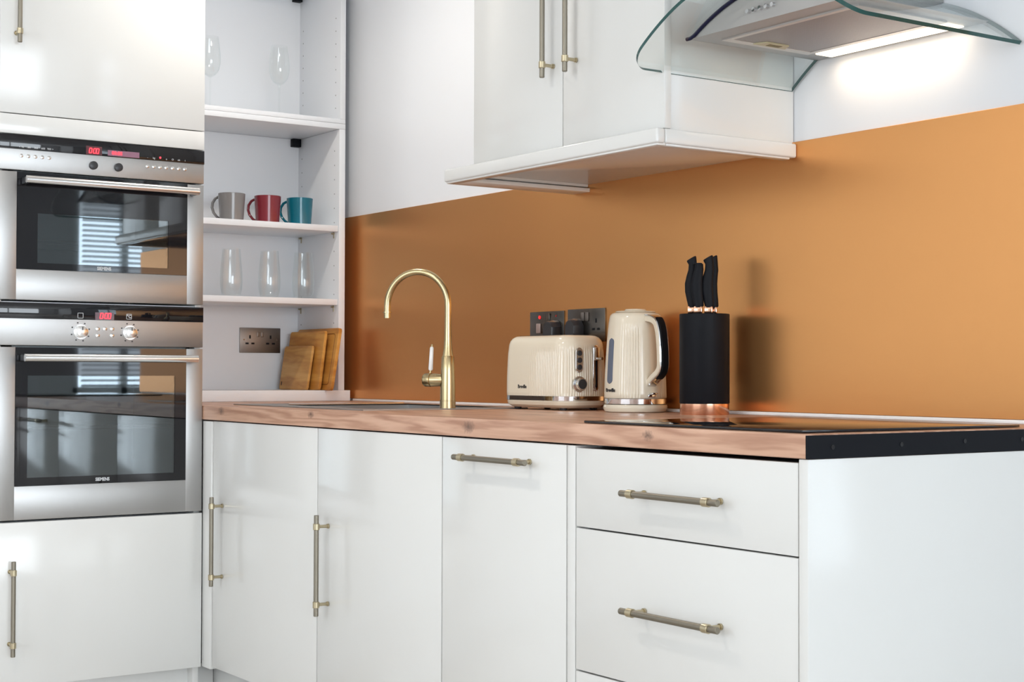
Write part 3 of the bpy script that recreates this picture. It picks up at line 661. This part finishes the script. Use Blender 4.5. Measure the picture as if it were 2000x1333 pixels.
# ------------------------------------------------------------------ toaster
def toaster():
    Lx, Ly, rc = .300, .165, .052
    tr = thing('toaster', (-1.585, .650, ZT + .0), 'cream ribbed two slice toaster with chrome dial and lever', 'toaster')
    def outline(n=400):
        per = 2 * (Lx - 2 * rc) + 2 * (Ly - 2 * rc) + 2 * PI * rc; out = []
        segs = [((Lx / 2 - rc, -Ly / 2), (1, 0), 0)]
        P = []
        def arc(cx, cy, a0):
            for k in range(60): a = a0 + PI / 2 * k / 60; P.append((cx + rc * math.cos(a), cy + rc * math.sin(a), math.cos(a), math.sin(a)))
        def line(xa, ya, xb, yb, nx, ny, m):
            for k in range(m): u = k / m; P.append((xa + (xb - xa) * u, ya + (yb - ya) * u, nx, ny))
        hx, hy = Lx / 2, Ly / 2
        line(-hx + rc, -hy, hx - rc, -hy, 0, -1, 150); arc(hx - rc, -hy + rc, -PI / 2); line(hx, -hy + rc, hx, hy - rc, 1, 0, 60)
        arc(hx - rc, hy - rc, 0); line(hx - rc, hy, -hx + rc, hy, 0, 1, 60); arc(-hx + rc, hy - rc, PI / 2); line(-hx, hy - rc, -hx, -hy + rc, -1, 0, 20); arc(-hx + rc, -hy + rc, PI)
        return P
    P = outline()
    # arc length from the middle of the front
    s = [0.0]
    for a, b_ in zip(P, P[1:]): s.append(s[-1] + math.hypot(a[0] - b_[0], a[1] - b_[1]))
    def rib(i, z):
        x, y = P[i][0], P[i][1]
        if x < -.02 : return 0
        if z > .166 or z < .045: return 0
        f = min(1, (x + .02) / .05) * min(1, (.166 - z) / .012)
        return -.0022 * f * (0.5 - 0.5 * math.cos(2 * PI * s[i] / .0075))
    def loft(levels, ribs=False, cap0=True, cap1=True):
        bm = B(); R = []
        for (z, off) in levels:
            ring = []
            for i, (x, y, nx, ny) in enumerate(P):
                o_ = off + (rib(i, z) if ribs else 0)
                ring.append(bm.verts.new((x + nx * o_, y + ny * o_, z)))
            R.append(ring)
        m = len(P)
        for a, b_ in zip(R, R[1:]):
            for k in range(m): bm.faces.new((a[k], a[(k + 1) % m], b_[(k + 1) % m], b_[k]))
        if cap0: bm.faces.new(R[0][::-1])
        if cap1: bm.faces.new(R[-1])
        return bm
    lev = [(.038, -.002), (.045, -.001)] + [(.046 + .012 * k, -.001 - .0045 * (k / 10) ** 2) for k in range(10)] + [(.160, -.0055), (.166, -.0062), (.176, -.0075), (.186, -.011), (.194, -.018), (.1985, -.027), (.2000, -.038)]
    obj('body', loft(lev, True), CREAM, tr, local=True, ang=50)
    obj('chrome_band', loft([(.0255, -.0035), (.026, -.0010), (.0375, -.0005), (.038, -.003)]), CHROME, tr, local=True)
    obj('base', loft([(.006, -.022), (.008, -.016), (.014, -.006), (.022, -.0025), (.0255, -.004)]), CREAM, tr, local=True)
    for sx in (-1, 1):
        for sy in (-1, 1): obj('foot', lathe([(0, 0), (.008, 0), (.010, .003), (.010, .0085), (0, .0085)], 20, sx * .105, sy * .050), DARKP, tr, local=True)
    for yy in (-.030, .030): obj('bread_slot', box(-.105, .095, yy - .014, yy + .014, .1998, .2006), BLACKM, tr, local=True)
    e = Lx / 2
    M = lambda y, z, x=e - .0025: orient(*FX, Vector((x, y, z)))
    # button strip
    def stadium(w_, h_, n=14):
        pts = []
        for k in range(n + 1): a = PI * k / n; pts.append((w_ * math.cos(a), h_ - w_ + w_ * math.sin(a)))
        for k in range(n + 1): a = PI + PI * k / n; pts.append((w_ * math.cos(a), -(h_ - w_) + w_ * math.sin(a)))
        return pts
    def prism(pts, d0, d1, mtx, inset=.001):
        bm = B(); R = []
        for (d, k) in ((d0, 0), (d1 - inset, 0), (d1, inset)):
            R.append([bm.verts.new((x * (1 - k / .01 * .8 if k else 1), y * (1 - k / .03 * .8 if k else 1), d)) for x, y in pts])
        m = len(pts)
        for a, b_ in zip(R, R[1:]):
            for k in range(m): bm.faces.new((a[k], a[(k + 1) % m], b_[(k + 1) % m], b_[k]))
        bm.faces.new(R[0][::-1]); bm.faces.new(R[-1]); bmesh.ops.transform(bm, matrix=mtx, verts=bm.verts); return bm
    yb = -.032
    cp = obj('button_strip', prism(stadium(.0115, .033), 0, .005, M(yb, .133)), CHROME, tr, local=True)
    for dz in (-.0185, 0, .0185):
        b2 = B(); add_disc(b2, M(yb, .133 + dz, e + .002), .0072, .003, 24, bev=.0008); obj('button', b2, DARKP, cp, local=True)
    b2 = B(); add_disc(b2, M(yb, .070), .0210, .006, 40, bev=.001); add_disc(b2, M(yb, .070, e + .0035), .0165, .012, 40, bev=.0015)
    dl = obj('dial', b2, CHROME, tr, local=True); b2 = B(); add_disc(b2, M(yb, .070, e + .0155), .0128, .0012, 32); obj('dial_cap', b2, DARKP, dl, local=True)
    yl = .022
    ls = obj('lever_track', prism(stadium(.0080, .061), 0, .0045, M(yl, .112)), CHROME, tr, local=True)
    obj('track_slot', prism(stadium(.0026, .052), 0, .0008, M(yl + .002, .112, e + .002), 0.0002), BLACKM, ls, local=True)
    obj('lever', add_tube(add_box(B(), e + .002, e + .008, yl - .007, yl + .007, .132, .168, .002), [(e + .004, yl, .137), (e + .030, yl, .137)], .0040, 14), CHROME, ls, local=True)
    obj('logo', text_bm('Breville', .0135, orient(*FY, Vector((-.040, -Ly / 2 - .0002 + .0012, .062))), bold=.0004), MARKD, tr, local=True)
    return tr
toaster()

# ------------------------------------------------------------------ kettle
def kettle():
    k = thing('kettle', (-1.268, .672, ZT), 'cream ribbed kettle with grey water window and chrome band', 'kettle', rz=math.radians(-8))
    obj('power_base', lathe([(0, 0), (.072, 0), (.078, .002), (.0818, .009), (.0822, .014), (.080, .0195), (0, .0195)], 64), CREAM, k, local=True)
    obj('chrome_band', lathe([(0, .0205), (.0770, .0205), (.0796, .0215), (.0800, .034), (.0785, .0355), (0, .0355)], 64), CHROME, k, local=True)
    wa = math.radians(-87)
    def prof_r(z): # smooth taper
        u = (z - .036) / (.236 - .036); return .0795 - .0035 * u - .0085 * u * u
    def rf(a, z):
        if z < .045 or z > .216: return 0
        d = (a - wa + PI) % (2 * PI) - PI; h_ = (a + PI) % (2 * PI) - PI
        f = min(1, max(0, (abs(d) - .42) / .06)) * min(1, max(0, (abs(h_) - .34) / .05)) * min(1, (.216 - z) / .01)
        return -.0022 * f * (.5 - .5 * math.cos(a * 68))
    prof = [(0, .036), (.0785, .036)] + [(prof_r(.037 + .0112 * i), .037 + .0112 * i) for i in range(18)] + [(.0660, .240), (.0645, .246), (.061, .2505), (.056, .2530), (.050, .2535), (0, .2535)]
    obj('body', lathe(prof, 816, rfun=rf), CREAM, k, local=True, ang=55)
    ld = obj('lid', lathe([(.0, .2537), (.050, .2537), (.052, .2550), (.050, .2572), (.030, .2580), (0, .2580)], 48), CREAM, k, local=True)
    obj('lid_button', lathe([(0, .258), (.026, .258), (.028, .2595), (.026, .2625), (0, .2640)], 40), CREAM, ld, local=True)
    # water window: patch on the wall
    bm = B(); n1, n2 = 10, 30; z0, z1, hw = .072, .188, .0108
    G = []
    for i in range(n2 + 1):
        z = z0 + (z1 - z0) * i / n2; e = min(z - z0, z1 - z); ww = hw if e > hw else math.sqrt(max(1e-8, hw ** 2 - (hw - e) ** 2)); row = []
        for j in range(n1 + 1):
            a = wa + (ww * (2 * j / n1 - 1)) / .074; r = prof_r(z) + .0012; row.append(bm.verts.new((r * math.cos(a), r * math.sin(a), z)))
        G.append(row)
    for a, b_ in zip(G, G[1:]):
        for j in range(n1):
            try: bm.faces.new((a[j], a[j + 1], b_[j + 1], b_[j]))
            except ValueError: pass
    r_ = bmesh.ops.extrude_face_region(bm, geom=bm.faces[:]); vs = [v for v in r_['geom'] if isinstance(v, bmesh.types.BMVert)]
    for v in vs: q_ = Vector((v.co.x, v.co.y, 0)).normalized(); v.co -= q_ * .003
    obj('water_window', bm, WATERW, k, local=True)
    # lettering below the window
    a = wa + .06; p = Vector(((prof_r(.056) + .0006) * math.cos(a), (prof_r(.056) + .0006) * math.sin(a), .056))
    nrm = Vector((math.cos(a), math.sin(a), 0)); ux = Vector((-math.sin(a), math.cos(a), 0))
    obj('logo', text_bm('Breville', .0125, orient(ux, (0, 0, 1), nrm, p), bold=.0004), MARKD, k, local=True)
    # handle: flat-sided loop in the local xz plane
    path = [(.050, .2430), (.068, .2425), (.094, .239), (.115, .228), (.127, .205), (.133, .174), (.136, .142), (.135, .114), (.124, .098), (.099, .084), (.077, .070)]
    def smooth(P_, n=6):
        out = []
        for i in range(len(P_) - 1):
            p0, p1, p2, p3 = P_[max(i - 1, 0)], P_[i], P_[i + 1], P_[min(i + 2, len(P_) - 1)]
            for k_ in range(n):
                t = k_ / n; out.append(tuple(.5 * ((2 * p1[c]) + (-p0[c] + p2[c]) * t + (2 * p0[c] - 5 * p1[c] + 4 * p2[c] - p3[c]) * t * t + (-p0[c] + 3 * p1[c] - 3 * p2[c] + p3[c]) * t ** 3) for c in (0, 1)))
        out.append(P_[-1]); return out
    S = smooth(path)
    def strip(th0, th1, hw_, S_):
        bm = B(); R = []
        for i, (x, z) in enumerate(S_):
            a_, b_ = S_[max(i - 1, 0)], S_[min(i + 1, len(S_) - 1)]; tx_, tz_ = b_[0] - a_[0], b_[1] - a_[1]; l_ = math.hypot(tx_, tz_); nx, nz = -tz_ / l_, tx_ / l_
            if nx * 1 + nz * 0 < 0 and i > 3: nx, nz = -nx, -nz
            if i <= 3 and nz < 0: nx, nz = -nx, -nz
            c = []
            for (t, y) in ((th0, -hw_ + .002), (th0, hw_ - .002), (th0 + .002, hw_), (th1 - .002, hw_), (th1, hw_ - .002), (th1, -hw_ + .002), (th1 - .002, -hw_), (th0 + .002, -hw_)):
                c.append(bm.verts.new((x + nx * t, y, z + nz * t)))
            R.append(c)
        for a, b_ in zip(R, R[1:]):
            for q_ in range(8): bm.faces.new((a[q_], a[(q_ + 1) % 8], b_[(q_ + 1) % 8], b_[q_]))
        bm.faces.new(R[0]); bm.faces.new(R[-1][::-1]); return bm
    h = obj('handle', strip(-.013, .001, .0135, S), CREAM, k, local=True)
    obj('chrome_trim', strip(.0011, .0050, .0128, S[4:]), CHROME, h, local=True)
    obj('grip', strip(.0051, .0080, .0095, S[16:52]), BLACKM, h, local=True)
    # switch under the handle
    obj('switch', add_box(box(.074, .084, -.012, .012, .0385, .046, .002), .078, .098, -.008, .008, .0455, .0505, .002), CHROME, k, local=True)
    return k
kettle()

# ------------------------------------------------------------------ knife block and knives
bxk, byk = -1.000, .668
kb = thing('knife_block', (bxk, byk, ZT), 'round matt black knife block with polished copper base ring', 'knife block')
obj('base_ring', lathe([(0, 0), (.0585, 0), (.0590, .001), (.0590, .0265), (.0575, .0270), (0, .0270)], 72), COPPERP, kb, local=True)
obj('body', lathe([(0, .0272), (.0595, .0272), (.0602, .0285), (.0602, .2410), (.0590, .2425), (.0540, .2425), (.0535, .2400), (.0535, .031), (0, .031)], 72), BLACKM, kb, local=True)
def knife(dx, dy, z, hh, rz, label, lean=0.0):
    k = thing('kitchen_knife', (bxk + dx, byk + dy, ZT + z), label, 'knife', 'knives in the round block', rz=rz)
    # handle: curved, flat-sided; local x = blade width direction
    S_ = [(0, .012, .0095), (.002, .016, .0115), (.000, .030, .0128), (-.003, .050, .0140), (-.0035, .070, .0140), (-.001, .088, .0125), (.002, .103, .0110), (.002, .116, .0100), (-.001, hh - .002, .0115), (-.002, hh, .0105)]
    bm = B(); R = []
    for (x, z_, w_) in S_: R.append([bm.verts.new((x + lean * z_ + w_ * math.cos(2 * PI * q_ / 20), .0078 * math.sin(2 * PI * q_ / 20), z_ + (.006 * math.cos(2 * PI * q_ / 20) if z_ > .12 else 0))) for q_ in range(20)])
    for a, b_ in zip(R, R[1:]):
        for q_ in range(20): bm.faces.new((a[q_], a[(q_ + 1) % 20], b_[(q_ + 1) % 20], b_[q_]))
    bm.faces.new(R[0][::-1]); bm.faces.new(R[-1])
    obj('handle', bm, BLACKM, k, local=True, ang=40)
    obj('bolster', box(-.0100, .0100, -.0066, .0066, -.004, .0150, .0025), COPPERP, k, local=True)
    obj('blade', box(-.011, .011, -.0008, .0008, -.17, -.004), STEELH, k, local=True)
a0 = math.radians(40)
RV, DV = Vector((.57, .82, 0)), Vector((-.82, .57, 0))
def kpos(a, d): v = RV * a + DV * d; return v.x, v.y
knife(*kpos(-.0285, .015), .247, .131, a0, 'black handled knife with copper collar, tallest at the left of the block')
knife(*kpos(-.0165, -.012), .246, .119, a0, 'black handled knife with copper collar, shorter one second from left in the block')
knife(*kpos(.0085, -.012), .246, .132, a0, 'black handled knife with copper collar, third from left in the block')
knife(*kpos(.0225, .015), .246, .134, a0, 'black handled knife with copper collar, rightmost in the block')

# ------------------------------------------------------------------ mugs, glasses, chopping boards
def mug(y, m, label):
    t = thing('mug', (-3.02, y, 1.5172), label, 'mug', 'mugs on the middle shelf', rz=math.radians(214.5))
    obj('body', lathe([(0, .001), (.0375, .0), (.0395, .002), (.0415, .03), (.0455, .0935), (.0448, .0945), (.0438, .0935), (.0395, .03), (.036, .007), (0, .0055)], 56), m, t, local=True)
    pts = [(.0440, 0, .083), (.052, 0, .0855), (.064, 0, .080), (.0745, 0, .066), (.0765, 0, .050), (.0705, 0, .033), (.058, 0, .0185), (.048, 0, .0125), (.0395, 0, .0105)]
    obj('handle', tube(pts, [.0050, .0044, .0042, .0042, .0042, .0042, .0042, .0044, .0050], 14, sx=1.5), m, t, local=True)
mug(.344, MUGG, 'grey glazed mug, left of the three on the shelf')
mug(.477, MUGR, 'dark red glazed mug in the middle of the three')
mug(.599, MUGT, 'teal blue glazed mug at the right end of the mug shelf')

def tumbler(y, label):
    o = obj('drinking_glass', lathe([(0, .0005), (.026, .0), (.031, .003), (.0365, .025), (.0385, .05), (.0375, .085), (.0325, .135), (.0305, .162), (.0299, .1625), (.0294, .162), (.0312, .135), (.0361, .085), (.0371, .05), (.0350, .026), (.030, .010), (.024, .0075), (0, .007)], 56), GLASS)
    o.location = (-3.02, y, 1.2624); tag(o, label, 'glass', 'glasses on the lower shelf')
tumbler(.344, 'clear stemless glass at the left end of the lower shelf'); tumbler(.485, 'clear stemless glass in the middle of the lower shelf'); tumbler(.614, 'clear stemless glass nearest the right side of the lower shelf')
def wineglass(y, label):
    t = thing('wine_glass', (-3.02, y, 1.8884), label, 'wine glass', 'wine glasses on the top shelf')
    obj('foot', lathe([(0, 0), (.034, 0), (.0345, .001), (.030, .002), (.008, .005), (.0045, .010), (0, .010)], 48), GLASS, t, local=True)
    obj('stem', lathe([(0, .0102), (.0040, .0102), (.0032, .03), (.0032, .09), (.005, .110), (0, .110)], 24), GLASS, t, local=True)
    obj('bowl', lathe([(0, .1102), (.006, .1105), (.018, .117), (.029, .132), (.0345, .155), (.0350, .180), (.0320, .210), (.0275, .245), (.0271, .2455), (.0267, .245), (.0312, .210), (.0342, .180), (.0337, .155), (.0282, .133), (.017, .119), (0, .114)], 56), GLASS, t, local=True)
wineglass(.263, 'clear wine glass partly hidden behind the oven housing'); wineglass(.518, 'clear wine glass standing alone near the middle of the top shelf')

def board(x0, x1, yb, yt, h, th, m, label, groove=False, hole=False):
    t = thing('chopping_board', ((x0 + x1) / 2, yb, .9475), label, 'chopping board')
    w_ = (x1 - x0) / 2; ln = math.hypot(yt - yb, h); an = math.atan2(yt - yb, h)
    # board in its own plane: u (x), v (up), n (thickness towards +Y)
    def rr(w0, w1, h0, h1, r, n=6):
        pts = []
        for (cx, cy, a0) in ((w1 - r, h0 + r, -PI / 2), (w1 - r, h1 - r, 0), (w0 + r, h1 - r, PI / 2), (w0 + r, h0 + r, PI)):
            for k in range(n + 1): a = a0 + PI / 2 * k / n; pts.append((cx + r * math.cos(a), cy + r * math.sin(a)))
        return pts
    Mx = Matrix.Rotation(-an, 4, 'X')
    def ext(pts, y0, y1, bev=.0015):
        bm = B(); R = []
        cx = sum(p[0] for p in pts) / len(pts); cy = sum(p[1] for p in pts) / len(pts)
        for (yy, k) in ((y0, bev), (y0 + bev, 0), (y1 - bev, 0), (y1, bev)):
            R.append([bm.verts.new((p[0] - math.copysign(k, p[0] - cx), yy, p[1] - math.copysign(k, p[1] - cy))) for p in pts])
        m_ = len(pts)
        for a, b_ in zip(R, R[1:]):
            for q_ in range(m_): bm.faces.new((a[q_], a[(q_ + 1) % m_], b_[(q_ + 1) % m_], b_[q_]))
        bm.faces.new(R[0][::-1]); bm.faces.new(R[-1]); bmesh.ops.transform(bm, matrix=Mx, verts=bm.verts); return bm
    zo = 0.0005
    o = obj('board', ext(rr(-w_, w_, zo, ln, .010), 0, th), m, t, local=True)
    if groove:
        bm = B(); P_ = rr(-w_ + .02, w_ - .02, zo + .02, ln - .02, .012) 
        P_.append(P_[0]); add_tube(bm, [(p[0], 0.0002, p[1]) for p in P_], .0016, 8, caps=False); bmesh.ops.transform(bm, matrix=Mx, verts=bm.verts)
        obj('juice_groove', bm, mat('groove_shadow_timber', lin((140, 88, 34)), .6), t, local=True)
    if hole:
        bm = ext([(-w_ + .016 + .0035 * math.cos(2 * PI * k / 16), .022 + .008 * math.sin(2 * PI * k / 16)) for k in range(16)], -.0004, .001, .0002)
        obj('hanging_hole', bm, mat('dark_hole_oval', lin((60, 32, 16)), .7), t, local=True)  # thin dark brown oval on the board face
board(-3.20, -2.985, .610, .634, .154, .009, BAMBOOL, 'small pale bamboo chopping board in front of the two larger ones', hole=True)
board(-3.20, -2.935, .630, .656, .205, .011, BAMBOO, 'medium bamboo chopping board between the small and the largest board', groove=False)
board(-3.195, -2.885, .650, .684, .214, .013, BAMBOO, 'largest bamboo chopping board at the back against the side panel', groove=True)

# ------------------------------------------------------------------ unseen ceiling downlights, added to even out the light
for (x, y, wh), watts in zip(((-2.2, .12, 'nearest the corner shelves'), (-.9, -1.3, 'in front of the wall cabinet'), (.6, -1.6, 'nearest the end of the worktop'), (-1.7, -3.2, 'nearest the left wall, away from the ovens'), (1.8, -3.2, 'nearest the large right window')), (6.8, 9, 1.5, 12, 10)):
    t = thing('fill_ceiling_light', (x, y, 2.49), 'unseen round ceiling downlight added as fill light, ' + wh, 'ceiling light', 'added ceiling fill downlights')
    obj('ring', lathe([(.040, .0), (.050, .0), (.050, .008), (.040, .008)], 32, closed=True), PORC, t, local=True)
    obj('lens', lathe([(0, .002), (.0395, .002), (.0395, .006), (0, .006)], 32), LAMPC, t, local=True)
    l = bpy.data.lights.new('downlight', 'AREA'); l.shape = 'DISK'; l.size = .08; l.energy = watts; l.color = (1, .93, .84)
    lo = bpy.data.objects.new('downlight', l); COL.objects.link(lo); lo.parent = t; lo.location = (0, 0, -.004)
